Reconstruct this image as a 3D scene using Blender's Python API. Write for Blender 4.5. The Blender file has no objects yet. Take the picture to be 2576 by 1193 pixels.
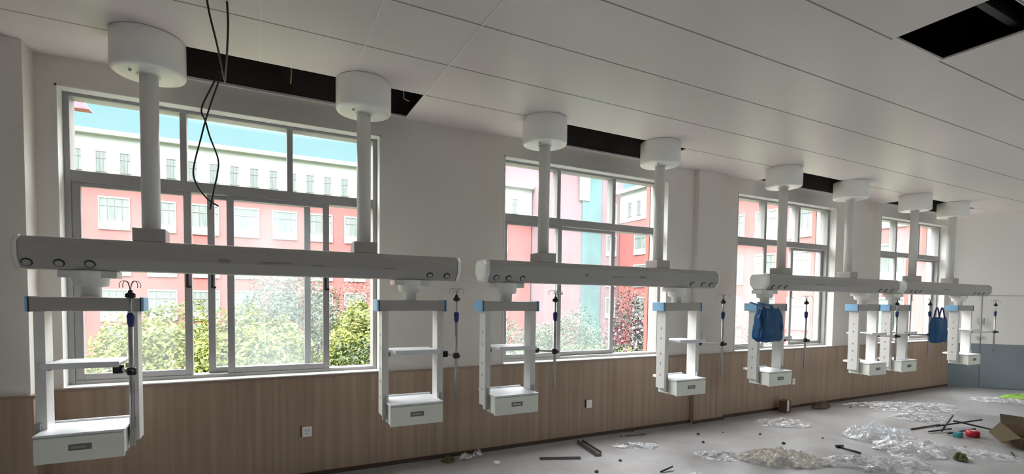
import bpy, bmesh, math, random
from mathutils import Vector, Matrix, noise
C = bpy.context.scene.collection
R = math.radians
PI = math.pi

# ------------------------------------------------------------------ camera
IMG_W, IMG_H = 2576, 1193
def set_camera():
    f, cy, yaw, pitch, roll, h = 1244.19, 802.03, R(27.142), R(-2.295), R(.691), 1.505
    fw = Vector((math.sin(yaw)*math.cos(pitch), math.cos(yaw)*math.cos(pitch), math.sin(pitch)))
    rt = Vector((math.cos(yaw), -math.sin(yaw), 0)); up = rt.cross(fw)
    r2 = rt*math.cos(roll)+up*math.sin(roll); u2 = -rt*math.sin(roll)+up*math.cos(roll)
    cd = bpy.data.cameras.new('camera'); co = bpy.data.objects.new('camera', cd); C.objects.link(co)
    m = Matrix((r2, u2, -fw)).transposed().to_4x4(); m.translation = (0, 0, h)
    co.matrix_world = m
    cd.sensor_fit = 'HORIZONTAL'; cd.sensor_width = 36; cd.lens = 36*f/IMG_W
    cd.shift_y = (cy-IMG_H/2)/IMG_W
    cd.clip_end = 500; cd.clip_start = .05
    bpy.context.scene.camera = co
set_camera()

# ------------------------------------------------------------------ world, sun, exposure
SUN_EL, SUN_AZ = 40, -54          # light comes from behind the camera and the left
SKY_STRENGTH, SUN_STRENGTH, EXPOSURE = 1.0, 1.95, 1.96
SUN_SIDE = 0.5                    # how much brighter the sky is around the sun
sc = bpy.context.scene
w = bpy.data.worlds.new('sky'); sc.world = w; w.use_nodes = True
nt = w.node_tree; nt.nodes.clear()
out = nt.nodes.new('ShaderNodeOutputWorld'); bg = nt.nodes.new('ShaderNodeBackground')
tc = nt.nodes.new('ShaderNodeTexCoord'); sp = nt.nodes.new('ShaderNodeSeparateXYZ')
rp = nt.nodes.new('ShaderNodeValToRGB')
nt.links.new(tc.outputs['Generated'], sp.inputs[0]); nt.links.new(sp.outputs['Z'], rp.inputs[0])
rp.color_ramp.elements[0].position = 0.0; rp.color_ramp.elements[0].color = (.175, .25, .26, 1)
rp.color_ramp.elements[1].position = .8; rp.color_ramp.elements[1].color = (4.0, 3.9, 3.8, 1)
e = rp.color_ramp.elements.new(.28); e.color = (.143, .25, .268, 1)
e2 = rp.color_ramp.elements.new(.38); e2.color = (3.0, 3.1, 3.1, 1)
nt.links.new(rp.outputs[0], bg.inputs[0]); bg.inputs[1].default_value = SKY_STRENGTH
az, el = R(SUN_AZ), R(SUN_EL)
sdir = Vector((-math.sin(az)*math.cos(el), math.cos(az)*math.cos(el), -math.sin(el)))   # travel direction of the sunlight
dp = nt.nodes.new('ShaderNodeVectorMath'); dp.operation = 'DOT_PRODUCT'; dp.inputs[1].default_value = -sdir
nt.links.new(tc.outputs['Generated'], dp.inputs[0])
g1 = nt.nodes.new('ShaderNodeMapRange'); g1.inputs[1].default_value = -.1; g1.inputs[2].default_value = 1; nt.links.new(dp.outputs['Value'], g1.inputs[0])
g2 = nt.nodes.new('ShaderNodeMath'); g2.operation = 'POWER'; g2.inputs[1].default_value = 1.5; nt.links.new(g1.outputs[0], g2.inputs[0])
bg2 = nt.nodes.new('ShaderNodeBackground'); bg2.inputs[0].default_value = (1, .93, .84, 1)
g3 = nt.nodes.new('ShaderNodeMath'); g3.operation = 'MULTIPLY'; g3.inputs[1].default_value = SUN_SIDE; nt.links.new(g2.outputs[0], g3.inputs[0]); nt.links.new(g3.outputs[0], bg2.inputs[1])
add = nt.nodes.new('ShaderNodeAddShader'); nt.links.new(bg.outputs[0], add.inputs[0]); nt.links.new(bg2.outputs[0], add.inputs[1])
nt.links.new(add.outputs[0], out.inputs[0])
sl = bpy.data.lights.new('sun', 'SUN'); sl.energy = SUN_STRENGTH; sl.angle = R(.6); sl.color = (1, .95, .86)
so = bpy.data.objects.new('sun', sl); C.objects.link(so)
so.rotation_euler = sdir.to_track_quat('-Z', 'Y').to_euler(); so.location = (-8, -20, 20)
sc.view_settings.view_transform = 'Standard'; sc.view_settings.look = 'None'
sc.view_settings.exposure = EXPOSURE; sc.view_settings.gamma = 1; sc.view_settings.use_curve_mapping = False
sc.cycles.use_denoising = True
sc.cycles.max_bounces = 10; sc.cycles.diffuse_bounces = 6; sc.cycles.transparent_max_bounces = 24
sc.cycles.caustics_reflective = False; sc.cycles.caustics_refractive = False
sc.cycles.sample_clamp_indirect = 6

X_LEFT = -7.0; CEIL = 3.10; WALL = 4.42; GLASS = 4.55
def portal(name, loc, sx, sz, rot):
    l = bpy.data.lights.new(name, 'AREA'); l.shape = 'RECTANGLE'; l.size = sx; l.size_y = sz
    l.cycles.is_portal = True
    o = bpy.data.objects.new(name, l); C.objects.link(o); o.location = loc; o.rotation_euler = rot
    return o
for k in range(4):
    portal('window_portal', (-.125+3.37*k, 4.75, 1.9), 2.3, 2.2, (R(-90), 0, 0))
for px_, pw_ in ((7.4, 4.4), (12.1, 4.4)):  # portals of the rear openings, added out of view for fill
    portal('window_portal', (px_, -5.05, 1.9), pw_, 2.0, (R(90), 0, 0))

portal('window_portal', (X_LEFT-.1, -3.1, 1.9), 1.8, 2.0, (R(90), 0, R(-90)))  # left wall opening, added out of view to brighten left-facing sides
# ------------------------------------------------------------------ materials
MATS = {}
def mat(name, col, rough=.5, metal=0, spec=.5, noise_amt=0, nscale=8, stretch=None, bump=0, bscale=60, col2=None, coat=0):
    if name in MATS: return MATS[name]
    m = bpy.data.materials.new(name); m.use_nodes = True; t = m.node_tree; b = t.nodes['Principled BSDF']
    b.inputs['Base Color'].default_value = (*col, 1); b.inputs['Roughness'].default_value = rough
    b.inputs['Metallic'].default_value = metal; b.inputs['Specular IOR Level'].default_value = spec
    b.inputs['Coat Weight'].default_value = coat
    if noise_amt or col2 or bump:
        co = t.nodes.new('ShaderNodeTexCoord'); mp = t.nodes.new('ShaderNodeMapping')
        t.links.new(co.outputs['Object'], mp.inputs[0])
        if stretch: mp.inputs['Scale'].default_value = stretch
    if noise_amt or col2:
        n = t.nodes.new('ShaderNodeTexNoise'); n.inputs['Scale'].default_value = nscale; n.inputs['Detail'].default_value = 6
        t.links.new(mp.outputs[0], n.inputs[0])
        r = t.nodes.new('ShaderNodeValToRGB'); r.color_ramp.elements[0].position = .3; r.color_ramp.elements[1].position = .7
        c2 = col2 or tuple(max(0, c*(1-noise_amt)) for c in col)
        r.color_ramp.elements[0].color = (*c2, 1); r.color_ramp.elements[1].color = (*col, 1)
        t.links.new(n.outputs[0], r.inputs[0]); t.links.new(r.outputs[0], b.inputs['Base Color'])
    if bump:
        n2 = t.nodes.new('ShaderNodeTexNoise'); n2.inputs['Scale'].default_value = bscale
        t.links.new(mp.outputs[0], n2.inputs[0])
        bp = t.nodes.new('ShaderNodeBump'); bp.inputs['Strength'].default_value = bump; bp.inputs['Distance'].default_value = .02
        t.links.new(n2.outputs[0], bp.inputs['Height']); t.links.new(bp.outputs[0], b.inputs['Normal'])
    MATS[name] = m; return m

def glass_mat(name, haze, streak=.12, tint=(.86, .93, .97)):
    m = bpy.data.materials.new(name); m.use_nodes = True; t = m.node_tree; t.nodes.clear()
    o = t.nodes.new('ShaderNodeOutputMaterial'); tr = t.nodes.new('ShaderNodeBsdfTransparent'); tr.inputs[0].default_value = (.96, .98, .98, 1)
    tl = t.nodes.new('ShaderNodeBsdfTranslucent'); tl.inputs[0].default_value = (*tint, 1)
    df = t.nodes.new('ShaderNodeBsdfDiffuse'); df.inputs[0].default_value = (*tint, 1)
    gl = t.nodes.new('ShaderNodeBsdfGlossy'); gl.inputs['Roughness'].default_value = .03
    m1 = t.nodes.new('ShaderNodeMixShader'); m1.inputs[0].default_value = .45
    t.links.new(tl.outputs[0], m1.inputs[1]); t.links.new(df.outputs[0], m1.inputs[2])
    co = t.nodes.new('ShaderNodeTexCoord'); mp = t.nodes.new('ShaderNodeMapping'); mp.inputs['Scale'].default_value = (3, 3, .8)
    n = t.nodes.new('ShaderNodeTexNoise'); n.inputs['Scale'].default_value = 2.2; n.inputs['Detail'].default_value = 8
    t.links.new(co.outputs['Object'], mp.inputs[0]); t.links.new(mp.outputs[0], n.inputs[0])
    mr = t.nodes.new('ShaderNodeMapRange'); mr.inputs[1].default_value = .3; mr.inputs[2].default_value = .7
    mr.inputs[3].default_value = max(0, haze-streak); mr.inputs[4].default_value = haze+streak
    t.links.new(n.outputs[0], mr.inputs[0])
    m2 = t.nodes.new('ShaderNodeMixShader'); t.links.new(mr.outputs[0], m2.inputs[0])
    t.links.new(tr.outputs[0], m2.inputs[1]); t.links.new(m1.outputs[0], m2.inputs[2])
    m3 = t.nodes.new('ShaderNodeMixShader'); m3.inputs[0].default_value = .04
    t.links.new(m2.outputs[0], m3.inputs[1]); t.links.new(gl.outputs[0], m3.inputs[2])
    t.links.new(m3.outputs[0], o.inputs[0]); return m

def film_mat(name, col, opac, rough=.18):
    m = bpy.data.materials.new(name); m.use_nodes = True; t = m.node_tree; t.nodes.clear()
    o = t.nodes.new('ShaderNodeOutputMaterial'); tr = t.nodes.new('ShaderNodeBsdfTransparent')
    p = t.nodes.new('ShaderNodeBsdfPrincipled'); p.inputs['Base Color'].default_value = (*col, 1)
    p.inputs['Roughness'].default_value = rough; p.inputs['Specular IOR Level'].default_value = .9
    mx = t.nodes.new('ShaderNodeMixShader'); mx.inputs[0].default_value = opac
    if opac < .9:      # crinkled film: clear in places, glints painted in as milky specks
        co = t.nodes.new('ShaderNodeTexCoord'); n = t.nodes.new('ShaderNodeTexNoise'); n.inputs['Scale'].default_value = 7; n.inputs['Detail'].default_value = 7
        n.inputs['Distortion'].default_value = 1.5
        t.links.new(co.outputs['Object'], n.inputs[0]); mr = t.nodes.new('ShaderNodeMapRange')
        mr.inputs[1].default_value = .42; mr.inputs[2].default_value = .60; mr.inputs[3].default_value = max(.05, opac-.45); mr.inputs[4].default_value = min(1, opac+.35)
        t.links.new(n.outputs[0], mr.inputs[0]); t.links.new(mr.outputs[0], mx.inputs[0])
    t.links.new(tr.outputs[0], mx.inputs[1]); t.links.new(p.outputs[0], mx.inputs[2]); t.links.new(mx.outputs[0], o.inputs[0])
    return m

M = dict(
    plaster=mat('plaster', (.74, .70, .655), .75, noise_amt=.05, nscale=1.2),
    plaster_white=mat('plaster_white', (.74, .73, .71), .7, noise_amt=.05, nscale=3),
    ceiling=mat('ceiling_sheet', (.88, .81, .79), .33, spec=.28, noise_amt=.05, nscale=.9),
    seam=mat('ceiling_seam', (.30, .29, .28), .6),
    seam_light=mat('seam_light', (.95, .95, .93), .3),
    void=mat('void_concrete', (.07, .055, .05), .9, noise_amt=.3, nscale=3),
    void_metal=mat('void_metal', (.06, .06, .06), .5, metal=.6),
    upvc=mat('upvc', (.36, .355, .36), .42, noise_amt=.06, nscale=5),
    white=mat('white_enamel', (.74, .73, .71), .32, noise_amt=.03, nscale=3),
    beam=mat('beam_grey_enamel', (.42, .405, .385), .35, noise_amt=.03, nscale=3),
    white_bright=mat('white_plastic', (.90, .89, .87), .35),
    canister=mat('canister_plastic', (.88, .87, .85), .28),
    cap_blue=mat('cap_blue', (.26, .52, .80), .4),
    dark=mat('black_plastic', (.012, .012, .014), .4),
    grey=mat('grey_plastic', (.20, .20, .19), .5),
    slot=mat('socket_dark', (.03, .03, .03), .6),
    steel=mat('steel_tube', (.42, .42, .42), .3, metal=.9),
    blue_plastic=mat('navy_plastic', (.02, .03, .16), .4),
    print_=mat('grey_print', (.22, .21, .20), .6),
    drawer=mat('drawer_paint', (.86, .88, .80), .38),
    tray=mat('tray_white', (.84, .86, .90), .3),
    cable=mat('cable_black', (.01, .01, .01), .5),
    red_wall=mat('red_render', (.24, .070, .070), .85, noise_amt=.10, nscale=.6),
    white_wall=mat('white_render', (.33, .335, .33), .85, noise_amt=.05, nscale=.5),
    tower_wall=mat('tower_render', (.17, .105, .125), .85, noise_amt=.08, nscale=.5),
    teal=mat('teal_curtain_glass', (.085, .17, .18), .2, noise_amt=.3, nscale=.6, stretch=(1, 1, .3)),
    far_glass=mat('far_glass', (.16, .19, .19), .25, noise_amt=.45, nscale=1.5, stretch=(3, 3, .4)),
    far_frame=mat('far_frame', (.34, .345, .34), .6),
    far_bar=mat('far_bar', (.12, .12, .12), .6),
    salmon=mat('salmon_render', (.36, .135, .11), .85, noise_amt=.06, nscale=2),
    ground=mat('outdoor_ground', (.74, .70, .66), .9, noise_amt=.3, nscale=.5),
    bark=mat('bark', (.12, .08, .05), .9, noise_amt=.4, nscale=12),
    card=mat('cardboard', (.20, .125, .075), .8, noise_amt=.15, nscale=6),
    card_in=mat('cardboard_inner', (.12, .09, .05), .8),
    red=mat('red_plastic', (.55, .01, .03), .4),
    tealp=mat('teal_plastic', (.05, .28, .32), .4),
    green=mat('green_plastic', (.16, .60, .10), .5, col2=(.50, .62, .12), nscale=3),
    brown=mat('brown_scrap', (.14, .08, .05), .8),
    rusty=mat('scrap_metal', (.16, .15, .15), .45, metal=.5),
    olive=mat('olive_scrap', (.14, .16, .05), .8, noise_amt=.5, nscale=30),
)
G1 = glass_mat('glass_light_dust', .11, .035); G2 = glass_mat('glass_dusty', .12, .035, (.74, .86, .92)); G3 = glass_mat('glass_clean', .02, .01)
G4 = glass_mat('glass_pink_dust', .24, .06, (.92, .86, .92))
FILM = film_mat('clear_film', (.90, .93, .98), .46, .10); FILM2 = film_mat('milky_film', (.93, .93, .96), .60, .12)
BAG = mat('blue_bag', (.0, .075, .22), .38, spec=.45)
FILMW = film_mat('beige_film', (.84, .80, .73), .62, .2)

def wood_mat():
    m = bpy.data.materials.new('wood_laminate'); m.use_nodes = True; t = m.node_tree; b = t.nodes['Principled BSDF']
    co = t.nodes.new('ShaderNodeTexCoord'); mp = t.nodes.new('ShaderNodeMapping'); mp.inputs['Scale'].default_value = (14, 14, .35)
    n = t.nodes.new('ShaderNodeTexNoise'); n.inputs['Scale'].default_value = 1.3; n.inputs['Detail'].default_value = 7
    t.links.new(co.outputs['Object'], mp.inputs[0]); t.links.new(mp.outputs[0], n.inputs[0])
    r = t.nodes.new('ShaderNodeValToRGB'); r.color_ramp.elements[0].position = .3; r.color_ramp.elements[1].position = .72
    r.color_ramp.elements[0].color = (.31, .215, .15, 1); r.color_ramp.elements[1].color = (.45, .33, .25, 1)
    t.links.new(n.outputs[0], r.inputs[0]); t.links.new(r.outputs[0], b.inputs['Base Color'])
    b.inputs['Roughness'].default_value = .45; return m
M['wood'] = wood_mat()
def floor_mat():
    m = bpy.data.materials.new('floor_tiles'); m.use_nodes = True; t = m.node_tree; b = t.nodes['Principled BSDF']
    co = t.nodes.new('ShaderNodeTexCoord')
    n = t.nodes.new('ShaderNodeTexNoise'); n.inputs['Scale'].default_value = 1.1; n.inputs['Detail'].default_value = 9; n.inputs['Roughness'].default_value = .65
    t.links.new(co.outputs['Object'], n.inputs[0])
    r = t.nodes.new('ShaderNodeValToRGB'); r.color_ramp.elements[0].position = .32; r.color_ramp.elements[1].position = .66
    r.color_ramp.elements[0].color = (.27, .265, .27, 1); r.color_ramp.elements[1].color = (.47, .475, .495, 1)
    t.links.new(n.outputs[0], r.inputs[0])
    bk = t.nodes.new('ShaderNodeTexBrick'); bk.offset = 0; bk.inputs['Scale'].default_value = 1; bk.inputs['Brick Width'].default_value = .8
    bk.inputs['Row Height'].default_value = .8; bk.inputs['Mortar Size'].default_value = .003
    bk.inputs['Color1'].default_value = (1, 1, 1, 1); bk.inputs['Color2'].default_value = (.96, .96, .96, 1); bk.inputs['Mortar'].default_value = (.6, .6, .6, 1)
    t.links.new(co.outputs['Object'], bk.inputs[0])
    mx = t.nodes.new('ShaderNodeMix'); mx.data_type = 'RGBA'; mx.blend_type = 'MULTIPLY'; mx.inputs[0].default_value = 1
    t.links.new(r.outputs[0], mx.inputs[6]); t.links.new(bk.outputs[0], mx.inputs[7]); t.links.new(mx.outputs[2], b.inputs['Base Color'])
    mr = t.nodes.new('ShaderNodeMapRange'); mr.inputs[3].default_value = .22; mr.inputs[4].default_value = .5
    t.links.new(n.outputs[0], mr.inputs[0]); t.links.new(mr.outputs[0], b.inputs['Roughness'])
    return m
M['floor'] = floor_mat()
def end_wall_mat():
    m = mat('end_wall_panel', (.88, .85, .81), .35, noise_amt=.04, nscale=1)
    return m
M['end'] = end_wall_mat(); M['end_shade'] = mat('end_wall_shade', (.22, .26, .30), .35, noise_amt=.15, nscale=2)  # lower end wall: bluish shade put into the colour
def leaf_mat(name, a, b_, c):
    a, b_, c = [tuple(v*.31 for v in q) for q in (a, b_, c)]
    m = bpy.data.materials.new(name); m.use_nodes = True; t = m.node_tree; b = t.nodes['Principled BSDF']
    g = t.nodes.new('ShaderNodeNewGeometry'); r = t.nodes.new('ShaderNodeValToRGB')
    r.color_ramp.elements[0].color = (*a, 1); r.color_ramp.elements[1].color = (*c, 1)
    e = r.color_ramp.elements.new(.5); e.color = (*b_, 1)
    t.links.new(g.outputs['Random Per Island'], r.inputs[0]); t.links.new(r.outputs[0], b.inputs['Base Color'])
    b.inputs['Roughness'].default_value = .55
    tl = t.nodes.new('ShaderNodeBsdfTranslucent'); t.links.new(r.outputs[0], tl.inputs[0])
    mx = t.nodes.new('ShaderNodeMixShader'); mx.inputs[0].default_value = .3
    t.links.new(b.outputs[0], mx.inputs[1]); t.links.new(tl.outputs[0], mx.inputs[2])
    t.links.new(mx.outputs[0], t.nodes['Material Output'].inputs[0]); return m
LEAF = dict(
    lime=leaf_mat('lime_leaves', (.10, .20, .02), (.36, .46, .06), (.62, .66, .14)),
    grey=leaf_mat('grey_green_leaves', (.06, .12, .07), (.18, .26, .16), (.38, .46, .34)),
    dark=leaf_mat('dark_green_leaves', (.01, .04, .01), (.05, .13, .03), (.16, .26, .08)),
    brown=leaf_mat('russet_leaves', (.09, .05, .04), (.25, .16, .12), (.45, .34, .26)),
    plum=leaf_mat('plum_leaves', (.015, .015, .015), (.06, .055, .05), (.28, .26, .24)),
    pink=leaf_mat('pink_petals', (.6, .10, .30), (.75, .2, .42), (.9, .5, .65)))

# ------------------------------------------------------------------ mesh helpers
class MB:
    def __init__(s): s.bm = bmesh.new()
    def box(s, x0, x1, y0, y1, z0, z1, bev=0, rot=None, piv=None):
        vs = [s.bm.verts.new((x, y, z)) for x in (x0, x1) for y in (y0, y1) for z in (z0, z1)]
        f = [s.bm.faces.new([vs[i] for i in q]) for q in ((0, 1, 3, 2), (4, 6, 7, 5), (0, 4, 5, 1), (2, 3, 7, 6), (0, 2, 6, 4), (1, 5, 7, 3))]
        if bev: 
            es = list({e for q in f for e in q.edges}); rr = bmesh.ops.bevel(s.bm, geom=es, offset=bev, segments=2, affect='EDGES', profile=.6)
            vs = list({v for v in rr['verts']} | {v for v in vs if v.is_valid})
        if rot is not None:
            bmesh.ops.rotate(s.bm, verts=vs, cent=piv or ((x0+x1)/2, (y0+y1)/2, (z0+z1)/2), matrix=rot)
        return s
    def prism(s, prof, a0, a1, axis='X'):
        """closed profile extruded from a0 to a1; profile pairs are the two other axes in order"""
        def P(p, a):
            return {'X': (a, p[0], p[1]), 'Y': (p[0], a, p[1]), 'Z': (p[0], p[1], a)}[axis]
        A = [s.bm.verts.new(P(p, a0)) for p in prof]; B = [s.bm.verts.new(P(p, a1)) for p in prof]
        n = len(prof); s.bm.faces.new(A); s.bm.faces.new(B[::-1])
        for i in range(n): s.bm.faces.new((A[i], B[i], B[(i+1) % n], A[(i+1) % n]))
        return s
    def lathe(s, prof, cx, cy, n=40, smooth=True):
        """prof: list of (r, z) about a vertical axis, closed with caps"""
        rings = []
        for r, z in prof:
            rings.append([s.bm.verts.new((cx+r*math.cos(2*PI*k/n), cy+r*math.sin(2*PI*k/n), z)) for k in range(n)])
        for a, b in zip(rings, rings[1:]):
            for k in range(n):
                f = s.bm.faces.new((a[k], a[(k+1) % n], b[(k+1) % n], b[k])); f.smooth = smooth
        s.bm.faces.new(rings[0][::-1]); s.bm.faces.new(rings[-1]); return s
    def tube(s, pts, r, n=10, caps=True):
        pts = [Vector(p) for p in pts]; rings = []
        rs = r if isinstance(r, (list, tuple)) else [r]*len(pts)
        prev = None
        for i, p in enumerate(pts):
            d = (pts[min(i+1, len(pts)-1)]-pts[max(i-1, 0)]).normalized()
            a = prev if prev is not None else (Vector((0, 0, 1)) if abs(d.z) < .9 else Vector((1, 0, 0)))
            u = (a-d*a.dot(d)); u = u.normalized() if u.length > 1e-5 else d.orthogonal().normalized(); v = d.cross(u); prev = u
            rings.append([s.bm.verts.new(p+(u*math.cos(2*PI*k/n)+v*math.sin(2*PI*k/n))*rs[i]) for k in range(n)])
        for a, b in zip(rings, rings[1:]):
            for k in range(n):
                f = s.bm.faces.new((a[k], a[(k+1) % n], b[(k+1) % n], b[k])); f.smooth = True
        if caps: s.bm.faces.new(rings[0][::-1]); s.bm.faces.new(rings[-1])
        return s
    def quad(s, *p):
        s.bm.faces.new([s.bm.verts.new(q) for q in p]); return s
    def build(s, name, m, parent=None, bevel=0):
        bmesh.ops.recalc_face_normals(s.bm, faces=s.bm.faces[:])
        me = bpy.data.meshes.new(name); s.bm.to_mesh(me); s.bm.free(); me.materials.append(m)
        o = bpy.data.objects.new(name, me); C.objects.link(o)
        if parent: o.parent = parent
        if bevel:
            md = o.modifiers.new('bevel', 'BEVEL'); md.width = bevel; md.segments = 2; md.limit_method = 'ANGLE'; md.angle_limit = R(40)
        return o
def tag(o, label=None, cat=None, group=None, kind=None):
    if label: o['label'] = label
    if cat: o['category'] = cat
    if group: o['group'] = group
    if kind: o['kind'] = kind
    return o
def empty(name, loc=(0, 0, 0), rz=0):
    o = bpy.data.objects.new(name, None); C.objects.link(o); o.location = loc; o.rotation_euler = (0, 0, rz); o.empty_display_size = .1
    return o
KIDS = {}
def copy_tree(o, parent=None):
    c = o.copy(); C.objects.link(c)
    for k in list(c.keys()):
        if k in ('label', 'group', 'category') and parent is None: pass
    c.parent = parent
    for ch in [x for x in C.objects if x.parent == o]: copy_tree(ch, c)
    return c
def struct(mb, name, m, parent=None, bevel=0):
    o = mb.build(name, m, parent, bevel)
    if parent is None: o['kind'] = 'structure'
    return o

# ------------------------------------------------------------------ room shell
X0, XE = -7.0, 11.29
WX = [(-1.21+3.37*k, .96+3.37*k) for k in range(4)]; WZ0, WZ1 = .85, 2.915
T = .30    # wall thickness
b = MB(); b.box(X0, 15.5, -5.2, 4.75, -.2, 0); struct(b, 'floor', M['floor'])
# window wall in piers, lintel band and parapet below the windows: one mesh
b = MB(); xs = [X0]+[v for p in WX for v in p]+[XE+.4]
for i in range(0, len(xs), 2): b.box(xs[i], xs[i+1], WALL, WALL+T, 0, 3.6)
for p in WX: b.box(p[0], p[1], WALL, WALL+T, 0, WZ0-.002); b.box(p[0], p[1], WALL, WALL+T, WZ1, 3.6)
struct(b, 'wall_back', M['plaster'])
for i, p in enumerate(WX):       # white plaster linings of the reveals
    b = MB(); b.box(p[0], p[0]+.012, WALL-.006, GLASS-.03, WZ0, WZ1); b.box(p[1]-.012, p[1], WALL-.006, GLASS-.03, WZ0, WZ1)
    b.box(p[0], p[1], WALL-.006, GLASS-.03, WZ1-.012, WZ1)
    struct(b, 'trim_%d' % (i+1), M['plaster_white'])
# shallow pilaster between the second and third window; pier at the left end
b = MB(); b.box(4.76, 5.24, WALL-.065, WALL, 0, 3.099); struct(b, 'wall_back_pilaster', M['plaster'])
b = MB(); b.box(X0, -1.315, 4.24, WALL, 0, 3.099); struct(b, 'wall_back_pier', M['plaster'])
# wood wainscot with a cap strip
b = MB(); b.box(-1.296, 4.742, WALL-.022, WALL-.0005, .0, WZ0-.02); b.box(5.2585, XE-.02, WALL-.022, WALL-.0005, 0, WZ0-.02)
b.box(4.742, 5.258, WALL-.085, WALL-.0655, 0, WZ0-.02); b.box(4.7425, 4.7595, WALL-.0654, WALL-.0225, 0, WZ0-.02); b.box(5.2405, 5.2575, WALL-.0654, WALL-.0225, 0, WZ0-.02)
b.box(X0, -1.297, 4.22, 4.2395, 0, WZ0-.02); b.box(-1.3145, -1.297, 4.2396, WALL-.0225, 0, WZ0-.02)
struct(b, 'wall_back_wainscot', M['wood'])
b = MB(); b.box(-1.284, 4.739, WALL-.03, WALL-.001, WZ0-.02, WZ0-.004); b.box(5.261, XE-.02, WALL-.03, WALL-.001, WZ0-.02, WZ0-.004)
b.box(4.74, 5.26, WALL-.092, WALL-.066, WZ0-.02, WZ0-.004); b.box(X0, -1.285, 4.21, 4.239, WZ0-.02, WZ0-.004); b.box(-1.314, -1.285, 4.2392, WALL-.031, WZ0-.02, WZ0-.004)
struct(b, 'trim_5', mat('wood_cap', (.30, .21, .16), .4))
b = MB(); b.box(-1.29, 4.74, WALL-.034, WALL-.0225, 0, .035); b.box(5.26, XE-.03, WALL-.034, WALL-.0225, 0, .035); b.box(4.735, 5.265, WALL-.097, WALL-.0855, 0, .035); b.box(X0, -1.285, 4.208, 4.2195, 0, .035)
struct(b, 'baseboard_back', mat('dark_base', (.07, .04, .03), .5))
# end wall: turns away at an angle at the right
ex, ey = .6508, -.7593; EL = 6.6
EA = Vector((XE, WALL-.02, 0)); angle = math.atan2(ey, ex)
def end_piece(mb, s0, s1, d0, d1, z0, z1):
    """box on the slanting end wall: s along it, d out into the room"""
    dx, dy = Vector((ex, ey, 0)), Vector((ey, -ex, 0))     # dy points into the room (to -X -Y)
    P = lambda s, d, z: EA+dx*s+dy*d+Vector((0, 0, z))
    v = [mb.bm.verts.new(P(s, d, z)) for s in (s0, s1) for d in (d0, d1) for z in (z0, z1)]
    for q in ((0, 1, 3, 2), (4, 6, 7, 5), (0, 4, 5, 1), (2, 3, 7, 6), (0, 2, 6, 4), (1, 5, 7, 3)): mb.bm.faces.new([v[i] for i in q])
    return mb
b = MB(); end_piece(b, -.1, EL, -.2, 0, 0, 3.6); struct(b, 'wall_right', M['end'])
b = MB(); end_piece(b, .0, EL, .0005, .012, 0, .80); struct(b, 'wall_right_shade', M['end_shade'])  # thin sheet carrying the painted shade along the foot of the wall
d1 = empty('door_1', EA+Vector((ex, ey, 0))*.44); d1['kind'] = 'structure'
def end_part(name, m, boxes):
    mb = MB()
    for q in boxes: end_piece(mb, *q)
    o = mb.build(name, m, d1); o.matrix_parent_inverse = Matrix.Translation(-d1.location); return o
end_part('door_leaf', mat('door_leaf', (.82, .79, .75), .35), [(.444, 1.30, .0125, .022, .801, 1.66)])
end_part('leaf_shade', M['end_shade'], [(.444, 1.30, .0125, .022, .02, .80)])  # same painted shade carried across the door leaf
end_part('door_joint', M['grey'], [(.436, .443, .0125, .017, .02, 1.66), (.44, 1.30, .0125, .017, 1.661, 1.667)])
for s, z in ((.405, 1.20), (.475, 1.20)):
    end_part('door_handle', M['steel'], [(s-.008, s+.008, .045, .06, z-.05, z+.06), (s-.006, s+.006, .0225 if s > .44 else .0125, .045, z-.04, z-.03), (s-.006, s+.006, .0225 if s > .44 else .0125, .045, z+.04, z+.05)])
for s, z in ((.405, .90), (.475, .90)):
    end_part('door_lock', M['steel'], [(s-.012, s+.012, .0225 if s > .44 else .0125, .035, z-.03, z+.03)])
# side and rear walls out of view; unseen openings added in both for fill light
b = MB(); b.box(X0-.2, X0, -5.2, -4, 0, 3.6); b.box(X0-.2, X0, -2.2, 4.75, 0, 3.6); b.box(X0-.2, X0, -4, -2.2, 0, .9); b.box(X0-.2, X0, -4, -2.2, 2.9, 3.6); struct(b, 'wall_left', M['plaster_white'])
b = MB(); RW = [(5.2, 9.6), (9.9, 14.3)]
xs = [X0]+[v for p in RW for v in p]+[15.7]
for i in range(0, len(xs), 2): b.box(xs[i], xs[i+1], -5.2, -5.0, 0, 3.6)
for p in RW: b.box(p[0], p[1], -5.2, -5.0, 0, .9); b.box(p[0], p[1], -5.2, -5.0, 2.9, 3.6)
struct(b, 'wall_front', M['plaster_white'])

# ceiling: thin sheet with openings, seams in the sheet
HOLES = [(-.62, 1.175, 3.85, 4.385), (2.36, 4.02, 3.85, 4.385), (5.86, 7.50, 3.85, 4.385), (8.90, 10.62, 3.87, 4.385), (3.42, 3.99, 1.17, 1.66)]
gx = sorted({X0, 15.5}|{v for h in HOLES for v in h[:2]}); gy = sorted({-5.0, WALL}|{v for h in HOLES for v in h[2:]})
b = MB()
for i in range(len(gx)-1):
    for j in range(len(gy)-1):
        mx_, my_ = (gx[i]+gx[i+1])/2, (gy[j]+gy[j+1])/2
        if any(h[0] < mx_ < h[1] and h[2] < my_ < h[3] for h in HOLES): continue
        b.box(gx[i], gx[i+1], gy[j], gy[j+1], CEIL, CEIL+.012)
bmesh.ops.remove_doubles(b.bm, verts=b.bm.verts[:], dist=1e-4)
struct(b, 'ceiling', M['ceiling'])
b = MB(); ys = [3.285, 2.72, 2.19, 1.68, 1.16, .62, .1, -.45]
for y in ys:
    segs = [(X0, 15)]
    for h in HOLES:
        if h[2] <= y <= h[3]+.02: segs = [(X0, h[0]), (h[1], 15)]
    for s0, s1 in segs: b.box(s0, s1, y-.004, y+.004, CEIL-.0012, CEIL-.0002)
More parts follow.
